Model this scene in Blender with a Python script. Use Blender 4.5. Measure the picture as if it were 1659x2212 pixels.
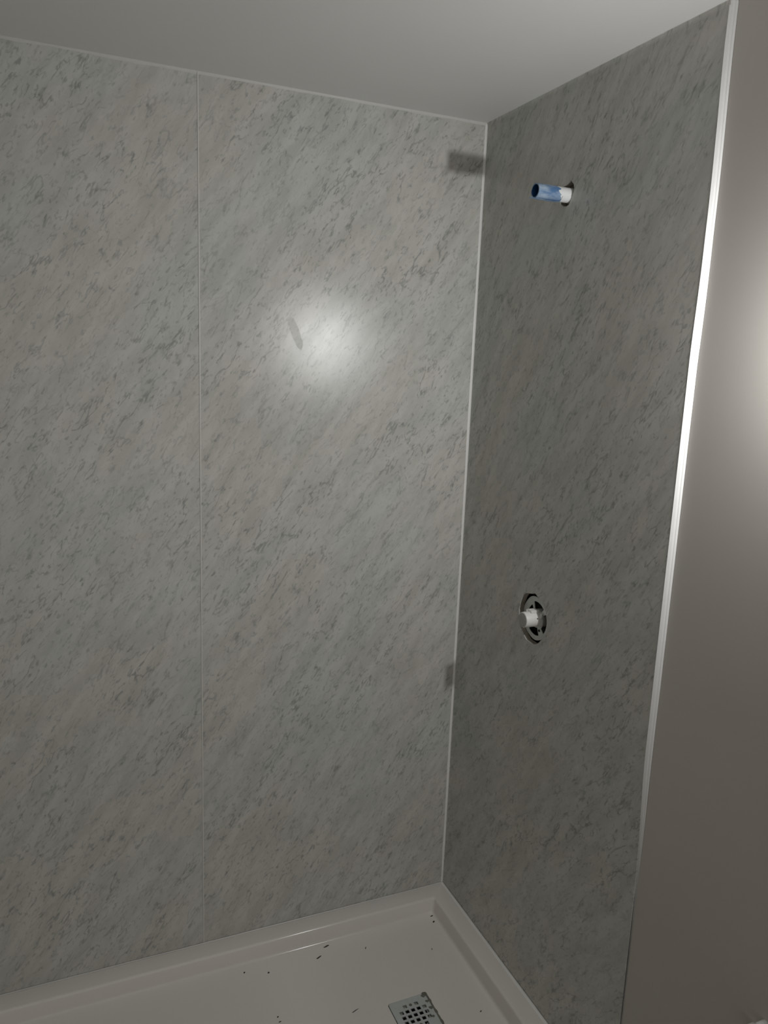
import bpy, bmesh, math, random
from mathutils import Vector, Matrix, noise
from math import pi, sin, cos

for o in list(bpy.data.objects): bpy.data.objects.remove(o)
S = bpy.context.scene
COL = S.collection
random.seed(7)

# ------------------------------------------------------------------ camera
H = 2.2            # ceiling height above the tray rim (rim = 0)
cd = bpy.data.cameras.new('camera'); cam = bpy.data.objects.new('camera', cd); COL.objects.link(cam)
yaw, pit, rol = 0.410795, -0.192700, 0.0392147
fwd = Vector((sin(yaw)*cos(pit), cos(yaw)*cos(pit), sin(pit)))
r0 = Vector((cos(yaw), -sin(yaw), 0)); u0 = r0.cross(fwd)
rt = cos(rol)*r0 + sin(rol)*u0; up = -sin(rol)*r0 + cos(rol)*u0
m = Matrix((rt, up, -fwd)).transposed().to_4x4()
m.translation = (-1.06743, -1.88178, 1.58874)
cam.matrix_world = m
cd.sensor_fit = 'VERTICAL'; cd.sensor_height = 36; cd.lens = 36*1671.03/2212
cd.clip_start = 0.02; cd.clip_end = 50
S.camera = cam

# ------------------------------------------------------------------ light
w = bpy.data.worlds.new('world'); S.world = w; w.use_nodes = True
bg = w.node_tree.nodes['Background']
bg.inputs[0].default_value = (1.0, 0.955, 0.89, 1); bg.inputs[1].default_value = 0.54   # added uniform ambient fill, enters where the shell is left open
ld = bpy.data.lights.new('torch_light', 'AREA'); lamp = bpy.data.objects.new('torch_light', ld); COL.objects.link(lamp)
ld.shape = 'DISK'; ld.size = 0.046; ld.energy = 5.1; ld.color = (1.0, 1.0, 0.995); ld.spread = math.radians(180)
lamp.location = (-0.030, -1.215, 1.660)
lamp.rotation_euler = Vector((-0.42, 0.88, -0.17)).to_track_quat('-Z', 'Y').to_euler()

S.view_settings.view_transform = 'Standard'; S.view_settings.look = 'None'
S.view_settings.exposure = 0.0; S.view_settings.gamma = 1; S.view_settings.use_curve_mapping = False

# ------------------------------------------------------------------ helpers
def tag(o, label=None, cat=None, group=None, kind=None):
    if label: o['label'] = label
    if cat: o['category'] = cat
    if group: o['group'] = group
    if kind: o['kind'] = kind
    return o
def empty(name, loc):
    o = bpy.data.objects.new(name, None); COL.objects.link(o); o.location = loc; o.empty_display_size = .02
    return o
def obj(name, bm, m, parent=None, smooth=False, origin=None):
    """links a bmesh given in world coordinates as one object"""
    bmesh.ops.recalc_face_normals(bm, faces=bm.faces)
    if parent is not None: org = Vector(parent.location)
    elif origin is not None: org = Vector(origin)
    else: org = Vector((0, 0, 0))
    if parent is not None and parent.parent is not None: org = org + parent.parent.location
    for v in bm.verts: v.co -= org
    me = bpy.data.meshes.new(name); bm.to_mesh(me); bm.free()
    o = bpy.data.objects.new(name, me); COL.objects.link(o)
    me.materials.append(m)
    if smooth:
        for p in me.polygons: p.use_smooth = True
    if parent is not None: o.parent = parent
    else: o.location = org
    return o
def bevel_mod(o, wdt, seg=3, ang=35):
    b = o.modifiers.new('bevel', 'BEVEL'); b.width = wdt; b.segments = seg; b.limit_method = 'ANGLE'; b.angle_limit = math.radians(ang)
    for p in o.data.polygons: p.use_smooth = True
    n = o.modifiers.new('wn', 'WEIGHTED_NORMAL'); n.keep_sharp = True
def box(bm, x0, x1, y0, y1, z0, z1):
    v = [bm.verts.new((x, y, z)) for z in (z0, z1) for y in (y0, y1) for x in (x0, x1)]
    for f in ((0,1,3,2), (4,6,7,5), (0,4,5,1), (2,3,7,6), (0,2,6,4), (1,5,7,3)): bm.faces.new([v[i] for i in f])
def loft(bm, rings, closed=True, cap0=False, cap1=False):
    vs = [[bm.verts.new(p) for p in r] for r in rings]
    n = len(vs[0])
    for a, b in zip(vs, vs[1:]):
        for i in range(n if closed else n-1):
            j = (i+1) % n
            bm.faces.new((a[i], a[j], b[j], b[i]))
    if cap0: bm.faces.new(vs[0][::-1])
    if cap1: bm.faces.new(vs[-1])
    return vs
def ring(c, ax, r, n=48, rr=None):
    """circle around c; ax = 'x' or 'z'"""
    out = []
    for i in range(n):
        a = 2*pi*i/n; q = rr[i] if rr else r
        out.append((c[0], c[1]+q*cos(a), c[2]+q*sin(a)) if ax == 'x' else (c[0]+q*cos(a), c[1]+q*sin(a), c[2]))
    return out
def lathe(bm, c, ax, prof, n=48, cap0=True, cap1=True):
    rs = []
    for (d, r) in prof:
        cc = (c[0]+d, c[1], c[2]) if ax == 'x' else (c[0], c[1], c[2]+d)
        rs.append(ring(cc, ax, r, n))
    loft(bm, rs, True, cap0, cap1)
def plate(bm, outer, holes, to3, t0, t1):
    """plate with holes: 2D loops mapped by to3(u, v, depth)"""
    front = bmesh.new()
    es = []
    for lp in [outer]+holes:
        vs = [front.verts.new((u, v, 0)) for u, v in lp]
        for i in range(len(vs)): es.append(front.edges.new((vs[i], vs[(i+1) % len(vs)])))
    bmesh.ops.triangle_fill(front, use_beauty=True, use_dissolve=False, edges=es)
    front.verts.index_update()
    fs = [[v.index for v in f.verts] for f in front.faces]; ps = [(v.co.x, v.co.y) for v in front.verts]
    front.free()
    A = [bm.verts.new(to3(u, v, t0)) for u, v in ps]; B = [bm.verts.new(to3(u, v, t1)) for u, v in ps]
    for f in fs:
        bm.faces.new([A[i] for i in f]); bm.faces.new([B[i] for i in f][::-1])
    k = 0
    for lp in [outer]+holes:
        n = len(lp)
        for i in range(n):
            a, b = k+i, k+(i+1) % n
            bm.faces.new((A[a], A[b], B[b], B[a]))
        k += n
def bead(name, p0, p1, da, db, sa, sb, m, wob=.25, n=120, seed=0, parent=None, bulge=-.2):
    """caulk bead lying in the inner corner along p0-p1, legs along da and db"""
    bm = bmesh.new(); p0, p1, da, db = map(Vector, (p0, p1, da, db)); rs = []
    for i in range(n+1):
        t = i/n; p = p0.lerp(p1, t)
        q1 = 1+wob*noise.noise((t*(p1-p0).length*9, seed, 1.3)) + wob*.5*noise.noise((t*(p1-p0).length*37, seed, 4.3))
        q2 = 1+wob*noise.noise((t*(p1-p0).length*8, seed, 7.7))
        A = p+da*sa*q1; B = p+db*sb*q2; M = (A+B)/2
        out = (M-p)*(1+bulge)
        rs.append([tuple(p), tuple(A), tuple(p+out*1.0+(A-M)*.5), tuple(p+out), tuple(p+out*1.0+(B-M)*.5), tuple(B)])
    loft(bm, rs, True, True, True)
    return obj(name, bm, m, parent, smooth=False)

# ------------------------------------------------------------------ materials
def newmat(name):
    m = bpy.data.materials.new(name); m.use_nodes = True
    nt = m.node_tree; b = nt.nodes['Principled BSDF']
    return m, nt, b
def N(nt, t, **k):
    n = nt.nodes.new(t)
    for a, v in k.items(): setattr(n, a, v)
    return n
def simple(name, col, rough=.5, metal=0, noise_amt=.06, nscale=40, bump=0, spec=.5):
    m, nt, b = newmat(name)
    tc = N(nt, 'ShaderNodeTexCoord'); nz = N(nt, 'ShaderNodeTexNoise'); nz.inputs['Scale'].default_value = nscale; nz.inputs['Detail'].default_value = 4
    nt.links.new(tc.outputs['Object'], nz.inputs['Vector'])
    mx = N(nt, 'ShaderNodeMix', data_type='RGBA')
    mx.inputs[6].default_value = (*[c*(1-noise_amt) for c in col], 1); mx.inputs[7].default_value = (*[min(1, c*(1+noise_amt)) for c in col], 1)
    nt.links.new(nz.outputs[0], mx.inputs[0]); nt.links.new(mx.outputs[2], b.inputs['Base Color'])
    b.inputs['Roughness'].default_value = rough; b.inputs['Metallic'].default_value = metal
    b.inputs['Specular IOR Level'].default_value = spec
    if bump:
        bp = N(nt, 'ShaderNodeBump'); bp.inputs['Strength'].default_value = bump; bp.inputs['Distance'].default_value = .002
        nt.links.new(nz.outputs[0], bp.inputs['Height']); nt.links.new(bp.outputs[0], b.inputs['Normal'])
    return m

def panel_mat(name, udir, wconst, smear=False):
    """pale marble-look laminate: short slanted grey veins in soft clouds"""
    m, nt, b = newmat(name); L = nt.links.new
    geo = N(nt, 'ShaderNodeNewGeometry')
    def dot(vec):
        n = N(nt, 'ShaderNodeVectorMath', operation='DOT_PRODUCT'); L(geo.outputs['Position'], n.inputs[0]); n.inputs[1].default_value = vec
        return n.outputs['Value']
    def math_(op, a, b_=None, c=None, clamp=False):
        n = N(nt, 'ShaderNodeMath', operation=op); n.use_clamp = clamp
        for i, x in enumerate((a, b_, c)):
            if x is None: continue
            if isinstance(x, (int, float)): n.inputs[i].default_value = x
            else: L(x, n.inputs[i])
        return n.outputs[0]
    def slanted(ang, sa, sb, off):
        a = math.radians(ang)
        s = dot((udir[0]*cos(a), udir[1]*cos(a), sin(a))); t = dot((-udir[0]*sin(a), -udir[1]*sin(a), cos(a)))
        c = N(nt, 'ShaderNodeCombineXYZ'); L(math_('MULTIPLY', s, sa), c.inputs[0]); L(math_('MULTIPLY', t, sb), c.inputs[1]); c.inputs[2].default_value = off
        return c.outputs[0]
    def nz(vec, scale=1, detail=3, rough=.5, dist=0):
        n = N(nt, 'ShaderNodeTexNoise'); n.inputs['Scale'].default_value = scale; n.inputs['Detail'].default_value = detail
        n.inputs['Roughness'].default_value = rough; n.inputs['Distortion'].default_value = dist; L(vec, n.inputs['Vector'])
        return n.outputs[0]
    def ramp(x, a, b_, lo=0, hi=1):
        n = N(nt, 'ShaderNodeMapRange'); n.interpolation_type = 'SMOOTHSTEP'
        n.inputs[1].default_value = a; n.inputs[2].default_value = b_; n.inputs[3].default_value = lo; n.inputs[4].default_value = hi
        L(x, n.inputs[0]); return n.outputs[0]
    def veins(ang, sa, sb, off, wd, m0, m1, mso):
        r = math_('ABSOLUTE', math_('SUBTRACT', nz(slanted(ang, sa, sb, off), 1, 3, .5, .12), .5))
        line = ramp(r, 0, wd, 1, 0)
        mask = ramp(nz(slanted(ang, sa*1.9, sb*.85, off+mso), 1, 2, .5), m0, m1)
        return math_('MULTIPLY', line, mask)
    big = ramp(nz(slanted(52, 3.2, 6.5, wconst+3), 1, 4, .55, .3), .36, .64)       # where veins gather
    v1 = veins(57, 9, 31, wconst, .028, .47, .58, 11)
    v2 = veins(50, 14, 46, wconst+21, .030, .49, .59, 17)
    v3 = veins(63, 21, 66, wconst+41, .045, .49, .60, 5)
    spots = ramp(nz(slanted(58, 44, 108, wconst+60), 1, 2, .5, .1), .615, .69)
    dens = math_('ADD', math_('MULTIPLY', big, .50), .50)
    v = math_('ADD', math_('MULTIPLY', v1, .85), math_('MULTIPLY', v2, .75))
    v = math_('ADD', v, math_('MULTIPLY', v3, .5))
    v = math_('ADD', v, math_('MULTIPLY', spots, .75))
    v = math_('MULTIPLY', v, dens, clamp=True)
    cloud = ramp(nz(slanted(55, 7, 26, wconst+80), 1, 5, .62, .2), .34, .66)
    fine = nz(slanted(55, 30, 90, wconst+95), 1, 4, .6)
    light = N(nt, 'ShaderNodeMix', data_type='RGBA'); light.inputs[6].default_value = (.485, .487, .462, 1); light.inputs[7].default_value = (.60, .60, .578, 1)
    L(math_('ADD', math_('MULTIPLY', cloud, .75), math_('MULTIPLY', fine, .25)), light.inputs[0])
    tint = N(nt, 'ShaderNodeMix', data_type='RGBA', blend_type='MULTIPLY'); tint.inputs[0].default_value = 1
    tn = N(nt, 'ShaderNodeMix', data_type='RGBA'); tn.inputs[6].default_value = (1.0, .98, .955, 1); tn.inputs[7].default_value = (.965, .985, .98, 1)
    L(ramp(nz(slanted(50, 2.6, 4.5, wconst+120), 1, 3), .38, .62), tn.inputs[0])
    L(light.outputs[2], tint.inputs[6]); L(tn.outputs[2], tint.inputs[7])
    mx = N(nt, 'ShaderNodeMix', data_type='RGBA'); L(math_('MULTIPLY', v, .58), mx.inputs[0]); L(tint.outputs[2], mx.inputs[6]); mx.inputs[7].default_value = (.17, .18, .178, 1)
    rough = ramp(nz(slanted(55, 20, 30, wconst+7), 1, 3), .3, .7, .262, .278)
    if smear:                                            # dull smear of dried caulk left on the sheen
        c = Vector((-.5035, 0, 1.647)); d = Vector((.0247, 0, -.0633)).normalized(); q = Vector((-d.z, 0, d.x))
        sub = N(nt, 'ShaderNodeVectorMath', operation='SUBTRACT'); L(geo.outputs['Position'], sub.inputs[0]); sub.inputs[1].default_value = c
        def dd(vv):
            n = N(nt, 'ShaderNodeVectorMath', operation='DOT_PRODUCT'); L(sub.outputs[0], n.inputs[0]); n.inputs[1].default_value = vv; return n.outputs['Value']
        e = math_('ADD', math_('POWER', math_('DIVIDE', math_('ABSOLUTE', dd(d)), .042), 3), math_('POWER', math_('DIVIDE', math_('ABSOLUTE', dd(q)), .011), 2))
        e = math_('ADD', e, math_('MULTIPLY', math_('SUBTRACT', nz(geo.outputs['Position'], 60, 3), .5), 1.2))
        k = ramp(e, .8, 1.05, 1, 0)
        rough = math_('ADD', rough, math_('MULTIPLY', k, .065))
    dif = N(nt, 'ShaderNodeBsdfDiffuse'); L(mx.outputs[2], dif.inputs[0])
    gl = N(nt, 'ShaderNodeBsdfGlossy'); gl.distribution = 'BECKMANN'; L(rough, gl.inputs['Roughness'])
    fr = N(nt, 'ShaderNodeFresnel'); fr.inputs[0].default_value = 1.41
    ms = N(nt, 'ShaderNodeMixShader'); L(fr.outputs[0], ms.inputs[0]); L(dif.outputs[0], ms.inputs[1]); L(gl.outputs[0], ms.inputs[2])
    L(ms.outputs[0], nt.nodes['Material Output'].inputs['Surface']); nt.nodes.remove(b)
    return m

M = {}
M['panel_back'] = panel_mat('marble_laminate', (1, 0), 0.0, True)
M['panel_back_left'] = panel_mat('marble_laminate_left', (1, 0), 31.0)
M['panel_right'] = panel_mat('marble_laminate_right', (0, -1), 57.0)
M['panel_left'] = panel_mat('marble_laminate_end', (0, 1), 77.0)
M['ceiling'] = simple('ceiling_paint', (.70, .70, .69), .7, 0, .02, 6)
M['drywall'] = simple('satin_wall_paint', (.545, .515, .478), .52, 0, .03, 5, spec=.35)
M['joint'] = simple('greyed_caulk', (.57, .57, .55), .5, 0, .05, 60)
M['caulk'] = simple('white_caulk', (.80, .80, .78), .45, 0, .03, 60)
M['edge'] = simple('white_edge_trim', (.62, .62, .61), .65, 0, .03, 60, spec=.3)
M['seam'] = simple('pale_joint_trim', (.64, .63, .60), .35, 0, .04, 50)
M['acrylic'] = simple('white_acrylic', (.78, .755, .715), .13, 0, .02, 3, spec=.55)
M['board'] = simple('brown_backer_board', (.30, .265, .225), .9, 0, .35, 90, .6)
M['stud'] = simple('dark_stud_wood', (.035, .030, .026), .9, 0, .3, 30)
M['floor'] = simple('grey_floor_vinyl', (.25, .24, .22), .5, 0, .1, 12)
M['zinc'] = simple('zinc_plated_steel', (.64, .66, .65), .45, .15, .16, 70, .1)
M['white_plastic'] = simple('white_plastic', (.78, .77, .75), .35, 0, .03, 40)
M['grey_face'] = simple('grey_plastic_face', (.40, .40, .38), .5, 0, .12, 90)
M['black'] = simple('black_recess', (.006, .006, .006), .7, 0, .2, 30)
M['pvc'] = simple('white_pipe_plastic', (.78, .80, .80), .22, 0, .04, 40)
M['drain'] = simple('brushed_drain_steel', (.56, .60, .595), .45, .15, .10, 60)
M['grime'] = simple('grey_green_grime', (.16, .16, .13), .7, 0, .4, 150)
M['crumb'] = simple('dark_dirt', (.035, .032, .028), .8, 0, .4, 300)
M['skirt'] = simple('pan_white', (.42, .42, .39), .4, 0, .1, 60)
# blue tape over a white pipe: see-through film, so the wrap fades from white to blue
m_, nt, b = newmat('blue_tape'); M['tape'] = m_
geo = N(nt, 'ShaderNodeTexCoord'); nzn = N(nt, 'ShaderNodeTexNoise'); nzn.inputs['Scale'].default_value = 55; nzn.inputs['Detail'].default_value = 3
mp = N(nt, 'ShaderNodeMapping'); mp.inputs['Scale'].default_value = (.35, 1, 1)
nt.links.new(geo.outputs['Object'], mp.inputs[0]); nt.links.new(mp.outputs[0], nzn.inputs['Vector'])
cr = N(nt, 'ShaderNodeValToRGB'); cr.color_ramp.elements[0].position = .40; cr.color_ramp.elements[0].color = (.095, .19, .36, 1)
cr.color_ramp.elements[1].position = .66; cr.color_ramp.elements[1].color = (.43, .52, .61, 1)
nt.links.new(nzn.outputs[0], cr.inputs[0]); nt.links.new(cr.outputs[0], b.inputs['Base Color']); b.inputs['Roughness'].default_value = .22
M['tape_dark'] = simple('blue_tape_inside', (.015, .075, .20), .45, 0, .2, 60)

# ------------------------------------------------------------------ room shell
T = .003                # panel thickness
XL = -1.52              # left end of the alcove
FZ = -.10               # room floor
YF = -3.0
def struct(name, bm, m, smooth=False): return tag(obj(name, bm, m, smooth=smooth), kind='structure')

bm = bmesh.new(); box(bm, XL-.12, .14, YF, .12, H, H+.05); struct('ceiling', bm, M['ceiling'])
bm = bmesh.new(); box(bm, XL-.12, .14, YF, .12, FZ-.05, FZ); struct('floor', bm, M['floor'])
bm = bmesh.new(); box(bm, XL-.12, .14, T+.001, .12, FZ, H); struct('wall_back', bm, M['stud'])
bm = bmesh.new(); box(bm, XL-.12, XL-T-.001, YF, T, FZ, H); struct('wall_left', bm, M['drywall'])

# right wall: backer board with two rough openings behind the panel, and drywall nearer the viewer
pipe_hole = [(.3838,1.9915),(.3862,1.988),(.3934,1.982),(.3965,1.974),(.3955,1.9665),(.3900,1.957),(.3860,1.948),(.3815,1.9415),(.3730,1.9390),(.3640,1.9405),(.3560,1.9435),(.3500,1.9475),(.3475,1.9560),(.3480,1.9680),(.3520,1.9770),(.3570,1.9830),(.3660,1.9850),(.3760,1.9880)]
valve_hole = []
for k in range(60):
    a = 2*pi*k/60
    r = .0615*(1+.022*sin(3*a+1.0)+.018*sin(5*a+2.1)+.012*sin(9*a)) + .0012*noise.noise((k*.7, 3, 1))
    if abs(a-1.48) < .10: r += .0020
    valve_hole.append((.3675+r*1.0*cos(a), .9835+r*1.02*sin(a)))
def grow(lp, k):
    cx = sum(p[0] for p in lp)/len(lp); cy = sum(p[1] for p in lp)/len(lp)
    out = []
    for (x, y) in lp:
        d = math.hypot(x-cx, y-cy); q = (d+k)/d
        out.append((cx+(x-cx)*q, cy+(y-cy)*q))
    return out
toX = lambda u, v, d: (d, -u, v)
bm = bmesh.new()
plate(bm, [(-.004,FZ),(.785,FZ),(.785,H),(-.004,H)], [grow(pipe_hole, -.0008), grow(valve_hole, -.0012)], toX, T+.0005, T+.0115)
struct('wall_right', bm, M['board'])
bm = bmesh.new(); box(bm, .075, .14, -.785, T, FZ, H); struct('wall_right_stud', bm, M['stud'])

bm = bmesh.new()
plate(bm, [(.315,1.88),(.435,1.88),(.435,2.05),(.315,2.05)], [[(.3735+.0162*cos(2*pi*k/32), 1.9625+.0162*sin(2*pi*k/32)) for k in range(32)]], toX, .017, .055)
struct('wall_right_blocking', bm, M['board'])

def sstep(a, b, x):
    t = max(0, min(1, (x-a)/(b-a))); return t*t*(3-2*t)
def xd(z): return .0015+.0110*sstep(.50, 1.0, z)             # the drywall bellies away from the panel higher up
def yd(z): return -.8050+.0105*sstep(.55, .95, z) - .0035*sstep(1.55, 1.75, z)*(1-sstep(1.9, 2.15, z))
def yin(z): return -.7985+.0115*sstep(.55, .85, z) - .0045*sstep(1.6, 1.8, z)*(1-sstep(1.9, 2.15, z)) + .0012*noise.noise((z*7, 2, 2))*sstep(1.5, 2.0, z)
bm = bmesh.new(); rs = []
nzv = 90
for i in range(nzv+1):
    z = FZ+(H-FZ)*i/nzv
    x = xd(z); y0 = yd(z)
    rs.append([(x+.030, y0, z), (x+.0004, y0, z), (x, y0-.0006, z), (x, y0-.06, z), (x, -1.2, z), (x, YF, z), (.14, YF, z), (.14, y0, z)])
loft(bm, rs, True, True, True)
struct('wall_right_near', bm, M['drywall'])

# ------------------------------------------------------------------ wall panels (marble-look sheets)
SX = -.7372
def panel(name, x0, x1, y0, y1, m, label):
    bm = bmesh.new(); box(bm, x0, x1, y0, y1, .0012, H-.002)
    o = obj(name, bm, m, origin=((x0+x1)/2, (y0+y1)/2, 0)); bevel_mod(o, .0006, 2)
    return tag(o, label, 'wall panel')
panel('wall_panel', SX+.0008, -.0005, 0, T, M['panel_back'], 'pale marble-look back wall panel with the bright round lamp reflection, right of the vertical joint')
panel('wall_panel', XL, SX-.0008, 0, T, M['panel_back_left'], 'pale marble-look back wall panel left of the thin vertical joint')
bm = bmesh.new(); box(bm, XL-T, XL, -.80, -.0005, .0012, H-.002); struct('wall_left_lining', bm, M['panel_left'])
bm = bmesh.new()
outer = [(.0005,.0012)]
nn = 60
for i in range(nn+1):
    z = .0012+(H-.0032)*i/nn; outer.append((-yin(z)-.0004, z))
outer.append((.0005, H-.002))
plate(bm, outer, [pipe_hole, valve_hole], toX, 0, T)
o = obj('wall_panel', bm, M['panel_right'], origin=(0, -.39, 0))
tag(o, 'darker marble-look panel on the right wall, cut out for the pipe and the valve', 'wall panel')

# beads and joints (fixed trim of the room)
tag(bead('trim_1', (0,0,0), (0,0,H-.001), (-1,0,0), (0,-1,0), .0056, .0030, M['caulk'], .18, seed=1), kind='structure')
bm = bmesh.new(); box(bm, SX-.0015, SX+.0015, -.0012, .0, .001, H-.001)
o = obj('trim_2', bm, M['seam']); bevel_mod(o, .0006, 2); tag(o, kind='structure')
tag(bead('trim_3', (XL,0,H), (0,0,H), (0,0,-1), (0,-1,0), .0058, .0018, M['joint'], .45, seed=3), kind='structure')
tag(bead('trim_4', (0,0,H), (0,-.79,H), (0,0,-1), (-1,0,0), .0090, .0022, M['panel_right'], .30, seed=4), kind='structure')
# white edge bead where the right panel stops: shows its full width high up and thins out towards the floor
bm = bmesh.new(); rs = []
for i in range(261):
    z = .001+(H-.002)*i/260
    a = Vector((-.0003+.0050*(1-sstep(.35,.80,z)), yin(z)-.0002, z)); b_ = Vector((xd(z)+.0012+.0040*(1-sstep(.35,.60,z)), yd(z)+.0004, z))
    k = noise.noise((z*14, 9, 1))*.0005
    mid = (a+b_)/2
    w1 = a.lerp(b_, .30)+Vector((0, -.0012+k, 0)); w2 = a.lerp(b_, .55)+Vector((0, -.0009, 0)); w3 = a.lerp(b_, .62)+Vector((0, -.0016, 0)); w4 = a.lerp(b_, .85)+Vector((0, -.0010+k, 0))
    rs.append([tuple(Vector((a.x+.001, a.y+.004, z))), tuple(a), tuple(w1), tuple(w2), tuple(w3), tuple(w4), tuple(b_), tuple(Vector((b_.x+.0005, b_.y+.005, z)))])
loft(bm, rs, True, True, True)
tag(obj('trim_5', bm, M['edge']), kind='structure')

# ------------------------------------------------------------------ shower tray
TW, TD = -XL, .81
DX, DY, DH = -.271, -.3825, .0555
def rrect(x0, x1, y0, y1, r, z, n=8):
    out = []
    for (cx, cy, a0) in ((x1-r, y1-r, 0), (x0+r, y1-r, pi/2), (x0+r, y0+r, pi), (x1-r, y0+r, 1.5*pi)):
        for i in range(n+1):
            a = a0+pi/2*i/n; out.append((cx+r*cos(a), cy+r*sin(a), z))
    return out
ZB = -.045
tray = empty('shower_tray', (XL/2, -TD/2, FZ))
tag(tray, 'low white acrylic shower tray with a raised flat rim at the foot of the walls', 'shower tray')
bm = bmesh.new()
X0, X1, Y0, Y1 = XL+.001, -.001, -TD, -.001
RW = .0555
rs = [rrect(X0, X1, Y0, Y1, .004, FZ+.001), rrect(X0, X1, Y0, Y1, .004, -.004), rrect(X0+.0008, X1-.0008, Y0+.0012, Y1-.0008, .004, -.0012), rrect(X0+.003, X1-.003, Y0+.004, Y1-.003, .005, 0)]
pr = []                                             # rim lip, steep side, cove, floor
for k in range(10):
    a = pi/2*.93*k/9; pr.append((RW-.007+.007*sin(a), -.007+.007*cos(a)))
pr += [(RW+.0025, -.020), (RW+.0045, -.034)]
for k in range(1, 7):
    a = (pi/2)*k/6; pr.append((RW+.0050+.0085*(1-cos(a)), -.0365-.0085*sin(a)))
for (i_, z) in pr: rs.append(rrect(X0+i_, X1-i_, Y0+i_, Y1-i_, .007+.25*max(0, i_-.05), z))
vs = loft(bm, rs, True, True, False)
last = vs[-1]
dh = [bm.verts.new(p) for p in rrect(DX-DH, DX+DH, DY-DH, DY+DH, .008, ZB)]
es = [bm.edges.get((last[i], last[(i+1) % len(last)])) for i in range(len(last))]
es += [bm.edges.new((dh[i], dh[(i+1) % len(dh)])) for i in range(len(dh))]
bmesh.ops.triangle_fill(bm, use_beauty=True, edges=es)
dl = [bm.verts.new((v.co.x, v.co.y, ZB-.012)) for v in dh]
for i in range(len(dh)):
    j = (i+1) % len(dh); bm.faces.new((dh[i], dh[j], dl[j], dl[i]))
bm.faces.new(dl)
tb = obj('basin', bm, M['acrylic'], tray, smooth=True)
e = tb.modifiers.new('es', 'EDGE_SPLIT'); e.split_angle = math.radians(40)
tag(bead('trim_6', (-.0010,-.003,.0), (-.0010,-.79,.0), (0,0,1), (-1,0,0), .0045, .0050, M['caulk'], .18, seed=6), kind='structure')
tag(bead('trim_7', (XL,-.0010,.0), (-.003,-.0010,.0), (0,0,1), (0,-1,0), .0022, .0022, M['seam'], .2, seed=7), kind='structure')

# ------------------------------------------------------------------ drain
dr = empty('floor_drain', (DX, DY, ZB-.012))
tag(dr, 'square grey metal drain grate with small square holes set in the tray floor', 'drain')
bm = bmesh.new(); hs = []
def solid_rr(u0, u1, v0, v1, r=.0008):
    return [(p[0], p[1]) for p in rrect(u0, u1, v0, v1, r, 0, 2)]
holes_grid = []
P = .0160
for j in range(-2, 3):
    for i in range(-2, 3):
        if abs(j) == 2 and abs(i) == 2: continue
        if abs(j) == 2 and i == 0: continue
        holes_grid.append((i, j))
for (i, j) in holes_grid:
    u, v = DX+i*P, DY-j*P; hs.append(solid_rr(u-.0052, u+.0052, v-.0052, v+.0052))
plate(bm, [(p[0], p[1]) for p in rrect(DX-DH+.0018, DX+DH-.0030, DY-DH+.0018, DY+DH-.0014, .007, 0)], hs, lambda u, v, d: (u, v, d), ZB-.0012, ZB+.0012)
g = obj('grate', bm, M['drain'], dr)
for sgn in (1, -1):
    bm = bmesh.new(); lathe(bm, (DX, DY+sgn*2*P, ZB+.0012), 'z', [(-.002, .0042), (.0004, .0042), (.0010, .0030)], 20)
    s = obj('screw', bm, M['grime'], g)
    s.location = s.location - Vector((0, 0, 0))
bm = bmesh.new(); plate(bm, [(p[0], p[1]) for p in rrect(DX-DH+.001, DX+DH-.001, DY-DH+.001, DY+DH-.001, .007, 0)], [[(DX+.034*cos(2*pi*k/40), DY+.034*sin(2*pi*k/40)) for k in range(40)]], lambda u, v, d: (u, v, d), ZB-.0115, ZB-.0045)
obj('drain_body', bm, M['skirt'], dr)
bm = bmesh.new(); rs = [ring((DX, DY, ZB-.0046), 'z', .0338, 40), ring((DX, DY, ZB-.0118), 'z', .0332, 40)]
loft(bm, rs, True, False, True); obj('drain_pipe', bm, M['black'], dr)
# caulk and grime smeared along the right and far edges of the grate
bm = bmesh.new(); rs = []
for k in range(41):
    t = k/40; y = DY+DH-.001-t*.105; n_ = noise.noise((t*9, 1, 5))
    x = DX+DH-.0035; wd = .0035+.0035*abs(noise.noise((t*6, 8, 2)))+.002*max(0, n_)
    rs.append([(x-wd*.4, y, ZB+.0012), (x-wd*.1, y, ZB+.0020), (x+wd*.6, y, ZB+.0017), (x+wd, y, ZB+.0002)])
loft(bm, rs, False); obj('edge_grime', bm, M['grime'], dr, smooth=True)
for (dx, dy, r) in ((.0490, .0510, .0075), (.043, .047, .0055), (.0455, .028, .0045), (.046, .006, .0055), (.040, -.02, .004)):
    bm = bmesh.new(); n = 16
    rr = [r*(1+.35*noise.noise((dx*100, k*.8, 1))) for k in range(n)]
    rs = [ring((DX+dx, DY+dy, ZB+.0010), 'z', 0, n, rr), ring((DX+dx, DY+dy, ZB+.0018), 'z', 0, n, [q*.8 for q in rr]), ring((DX+dx, DY+dy, ZB+.0021), 'z', 0, n, [q*.2 for q in rr])]
    loft(bm, rs, True, True, True); obj('grime_blob', bm, M['grime'], dr, smooth=True)

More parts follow.
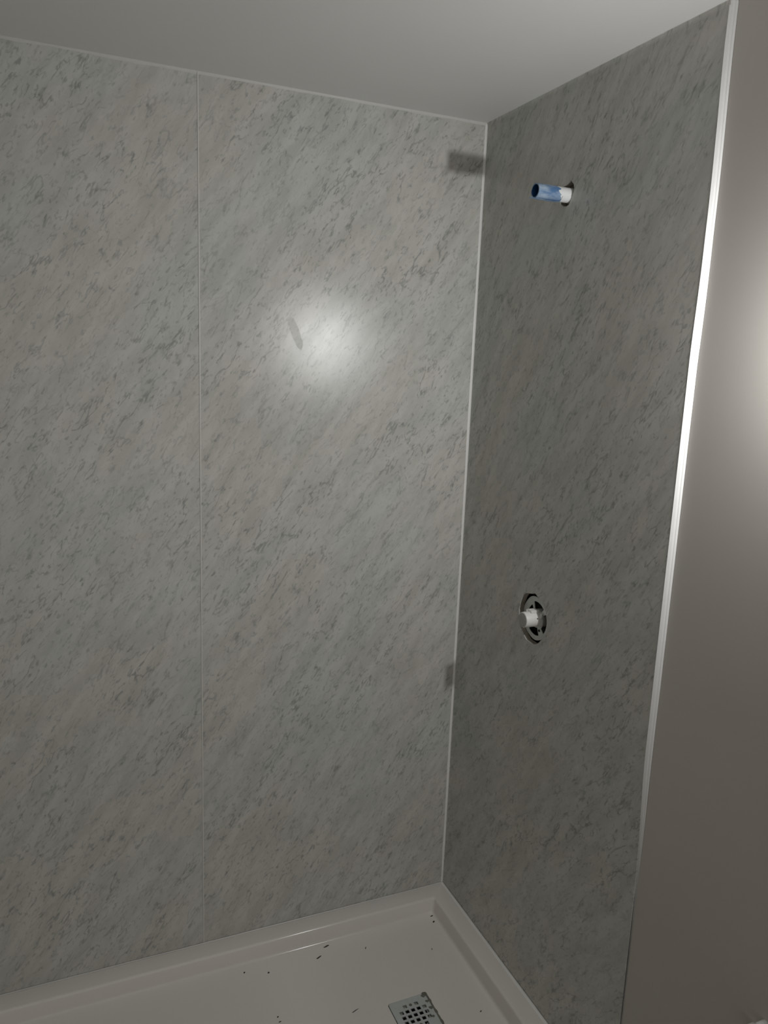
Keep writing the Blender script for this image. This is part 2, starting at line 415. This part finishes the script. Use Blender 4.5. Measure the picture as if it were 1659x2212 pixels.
# ------------------------------------------------------------------ pipe stub of the shower arm
PY, PZ, PR = -.3735, 1.9625, .0152
ps = empty('pipe_stub', (.03, PY, PZ))
tag(ps, 'short white pipe stub wrapped in blue tape, sticking out of the upper right wall', 'pipe')
TIP = -.083
bm = bmesh.new()
n = 48
rs = [ring((x, PY, PZ), 'x', r, n) for x, r in ((.066, PR), (TIP+.002, PR), (TIP, PR-.0004), (TIP, PR-.0016), (TIP+.010, PR-.0018), (.066, PR-.0018))]
loft(bm, rs, True); bm.faces.new([v for v in bm.verts][0:0] or [bm.verts.new(q) for q in ring((.066, PY, PZ), 'x', PR-.0017, n)])
pp = obj('pipe', bm, M['pvc'], ps, smooth=True); pp.modifiers.new('es', 'EDGE_SPLIT').split_angle = math.radians(45)
# printed ribs near the wall end of the pipe
bm = bmesh.new(); rs = []
for i in range(25):
    x = -.022+.0016*i
    rs.append(ring((x, PY, PZ), 'x', PR+.0006+(.0006 if i % 3 == 0 else 0), n))
vsr = loft(bm, rs, True)
# keep only the underside, where the tape end shows
for f in [f for f in bm.faces if f.calc_center_median().z > PZ-.006]: bm.faces.remove(f)
obj('tape_end', bm, M['pvc'], ps, smooth=False)
# the tape wrap: jagged inner edge
bm = bmesh.new(); base = []; mid_ = []; tipr = []; inn = []; inn2 = []
for k in range(n):
    a = 2*pi*k/n
    e_ = -.030+.010*noise.noise((cos(a)*1.5, sin(a)*1.5, 3.1))+.006*noise.noise((cos(a)*6, sin(a)*6, 1.7))+.010*max(0, -sin(a))
    R = PR+.0006
    P3 = lambda x, r: (x, PY+r*cos(a), PZ+r*sin(a))
    base.append(P3(e_, R)); mid_.append(P3((e_+TIP)/2, R+.0002*noise.noise((a*3, 0, 0)))); tipr.append(P3(TIP-.0012, R)); inn.append(P3(TIP-.0012, PR-.0021)); inn2.append(P3(TIP+.03, PR-.0021))
loft(bm, [base, mid_, tipr, inn], True)
obj('tape_wrap', bm, M['tape'], ps, smooth=True).modifiers.new('es', 'EDGE_SPLIT').split_angle = math.radians(50)
bm = bmesh.new(); rs = [[(x, PY+r*cos(2*pi*k/n), PZ+r*sin(2*pi*k/n)) for k in range(n)] for x, r in ((TIP-.0010, PR-.0021), (TIP+.035, PR-.0021))]
loft(bm, rs, True, False, True); obj('tape_lining', bm, M['tape_dark'], ps, smooth=True).modifiers.new('es', 'EDGE_SPLIT').split_angle = math.radians(50)
bm = bmesh.new(); rs = []                              # loose tail of tape along the underside
for i in range(13):
    t = i/12; x = -.020+t*(-.0785); wv = .006*(1-.35*t)
    zz = PZ-PR-.0008-.0012*sin(t*pi*1.2)-.0025*max(0, t-.75)*4*.2
    rs.append([(x, PY-wv, zz-.0004), (x, PY-wv, zz+.0002), (x, PY, zz+.0006), (x, PY+wv*.6, zz+.0002), (x, PY+wv*.6, zz-.0004), (x, PY, zz)])
loft(bm, rs, True, True, True); obj('tape_tail', bm, M['tape'], ps)

# ------------------------------------------------------------------ shower valve
VY, VZ = -.3640, .9815
sv = empty('shower_valve', (.03, VY, VZ))
tag(sv, 'bare shower valve with white cap and grey ring in the round lower wall hole', 'shower valve')
RX = .0125                                            # ring plane depth
def arc_open(a0, a1, r0, r1, c0=(0, 0), n=12):
    a0, a1 = math.radians(a0), math.radians(a1)
    o_ = [(r1*cos(a0+(a1-a0)*i/n), r1*sin(a0+(a1-a0)*i/n)) for i in range(n+1)]
    i_ = [(r0*cos(a1+(a0-a1)*i/n), r0*sin(a1+(a0-a1)*i/n)) for i in range(n+1)]
    return [(-VY+p[0], VZ+p[1]) for p in o_+i_]
outer = []
for k in range(64):
    a = 2*pi*k/64; r = .0545+.0006*sin(7*a)
    outer.append((-VY+r*cos(a), VZ+r*sin(a)))
ops = [arc_open(46, 107, .0232, .0425), arc_open(121, 165, .0225, .0355), arc_open(-40, 28, .0300, .0455), arc_open(-128, -68, .0230, .0430), arc_open(182, 215, .024, .040)]
screws = [[(-VY+.047*cos(math.radians(A))+.0018*cos(t*pi/4), VZ+.047*sin(math.radians(A))+.0018*sin(t*pi/4)) for t in range(8)] for A in (38, 218)]
bm = bmesh.new(); plate(bm, outer, ops+screws, toX, RX, RX+.0018)
rg = obj('mounting_ring', bm, M['zinc'], sv); bevel_mod(rg, .0004, 2)
bm = bmesh.new()                                       # clip tab on the ring, upper right of the cap
box(bm, RX-.0055, RX+.001, VY-.0300, VY-.0235, VZ+.008, VZ+.021)
obj('clip', bm, M['zinc'], sv); bevel_mod([c for c in COL.objects if c.parent == sv][-1], .0008, 2)
bm = bmesh.new(); lathe(bm, (RX, VY-.018, VZ-.026), 'x', [(-.0016, .0028), (-.0016, .0030), (.001, .0032)], 16); obj('ring_screw', bm, M['black'], sv)
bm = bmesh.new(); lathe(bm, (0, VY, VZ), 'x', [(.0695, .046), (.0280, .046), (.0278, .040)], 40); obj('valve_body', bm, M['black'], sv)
KY, KZ = -.3705, .9840
bm = bmesh.new(); lathe(bm, (0, KY, KZ), 'x', [(.0280, .0212), (.0132, .0212), (.0128, .0180)], 48, False, False); lathe(bm, (0, KY, KZ), 'x', [(.0300, .0228), (.0110, .0228), (.0104, .0222), (.0104, .0190)], 48, False, False)
obj('cartridge_collar', bm, M['zinc'], sv, smooth=True).modifiers.new('es', 'EDGE_SPLIT').split_angle = math.radians(40)
bm = bmesh.new(); lathe(bm, (0, KY, KZ), 'x', [(.0290, .0196), (.0020, .0196), (-.0285, .0190), (-.0298, .0185), (-.0302, .0177), (-.0302, .0174)], 56)
cap = obj('cartridge_cap', bm, M['white_plastic'], sv, smooth=True); cap.modifiers.new('es', 'EDGE_SPLIT').split_angle = math.radians(40)
bm = bmesh.new(); lathe(bm, (-.0302, KY, KZ), 'x', [(.0004, .0172), (-.0004, .0172), (-.0006, .0160), (-.0003, .0060), (-.0007, .0030), (-.0002, .0012)], 48)
o = obj('face', bm, M['grey_face'], cap, smooth=True); tag(o, 'grey round end face of the cap')
bm = bmesh.new(); rs = []                              # raised stop tab on top of the cap
for x in (-.0140, .0080):
    rs.append([(x, KY-.0105, KZ+.0145), (x, KY-.0108, KZ+.0235), (x, KY-.0040, KZ+.0246), (x, KY+.0075, KZ+.0242), (x, KY+.0078, KZ+.0150)])
loft(bm, rs, True, True, True); o = obj('stop_tab', bm, M['white_plastic'], cap); bevel_mod(o, .0010, 3)
bm = bmesh.new(); box(bm, -.0150, -.0040, KY+.0065, KY+.0120, KZ+.0120, KZ+.0220)
o = obj('stop_block', bm, M['white_plastic'], cap); bevel_mod(o, .0010, 3)
a = math.radians(157)
bm = bmesh.new(); c_ = Vector((-.0005, KY-.0183, KZ+.0060))
lathe(bm, (0, 0, 0), 'x', [(-.0013, .0014), (.0013, .0014)], 12)
for v in bm.verts: v.co = Matrix.Rotation(math.radians(72), 3, 'Z') @ v.co + c_
obj('set_screw', bm, M['black'], cap)
bm = bmesh.new(); c_ = Vector((RX-.0005, VY-.0445, VZ+.020))
rs = [ring((RX-.0030, VY-.0400, VZ+.0285), 'x', .0030, 14), ring((RX+.001, VY-.0400, VZ+.0285), 'x', .0034, 14)]
loft(bm, rs, True, True, True); obj('ring_screw', bm, M['zinc'], sv)

# ------------------------------------------------------------------ white capped stubs low on the near drywall
def stub(px_y, z, tip, r, label):
    bm = bmesh.new(); xx = xd(z)
    lathe(bm, (xx, px_y, z), 'x', [(.001, r*1.0), (-tip+r*.8, r), (-tip+r*.45, r*.93), (-tip+r*.2, r*.75), (-tip+r*.05, r*.45), (-tip, r*.12)], 32)
    o = obj('capped_stub', bm, M['white_plastic'], smooth=True, origin=(xx, px_y, z)); tag(o, label, 'capped stub', 'white capped ends low on the near wall')
    return o
stub(-1.1050, .4930, .020, .0065, 'left one of two white rounded caps on the wall at the lower right edge')
stub(-1.1240, .5160, .020, .0065, 'right one of two white rounded caps on the wall at the lower right edge')

# ------------------------------------------------------------------ crumbs on the tray
def crumb(x, y, l, wd, ang, label, h=.0012):
    l *= 1.35; wd *= 1.2
    bm = bmesh.new(); n = 12; ca, sa_ = cos(ang), sin(ang); rs = []
    for (f, hh) in ((1, 0), (.95, h*.6), (.5, h)):
        lp = []
        for k in range(n):
            a = 2*pi*k/n; q = 1+.35*noise.noise((x*90+cos(a)*1.4, y*90+sin(a)*1.4, 2))
            u, v = l/2*cos(a)*q*f, wd/2*sin(a)*q*f+.15*wd*sin(cos(a)*3)
            lp.append((x+u*ca-v*sa_, y+u*sa_+v*ca, ZB+.0001+hh))
        rs.append(lp)
    loft(bm, rs, True, True, True)
    o = obj('dirt_crumb', bm, M['crumb'], origin=(x, y, ZB)); tag(o, label, 'crumb', 'dirt crumbs on the tray floor')
crumb(-.408, -.080, .013, .0035, .15, 'dark flaky crumb on the tray close to the back rim, farthest one')
crumb(-.441, -.112, .013, .0030, .35, 'slim dark crumb just in front of the farthest one on the tray')
crumb(-.585, -.116, .0042, .0042, 0, 'round dark speck left of the lamp glare on the tray, nearer the middle')
crumb(-.646, -.093, .0048, .0032, .5, 'dark speck leftmost of the two specks on the tray by the back rim')
crumb(-.306, -.125, .0055, .0022, .9, 'tiny slanted black fleck on the tray behind the drain')
crumb(-.412, -.316, .016, .0014, .3, 'thin curved dark fibre on the tray left of the drain')
crumb(-.600, -.264, .0034, .0030, .2, 'upper of two tiny specks at the bottom edge left of the drain')
crumb(-.599, -.280, .0050, .0020, .1, 'lower of two tiny specks at the bottom edge left of the drain')
crumb(-.0770, -.0985, .0060, .0042, .3, 'brownish crumb in the far right corner of the tray')
crumb(-.0715, -.0745, .0070, .0030, .0, 'dark crumb nearest the back corner of the tray')
crumb(-.131, -.195, .0040, .0018, .9, 'small slanted fleck between the drain and the right rim')
crumb(-.109, -.432, .0048, .0022, .2, 'small fleck to the right of the drain')
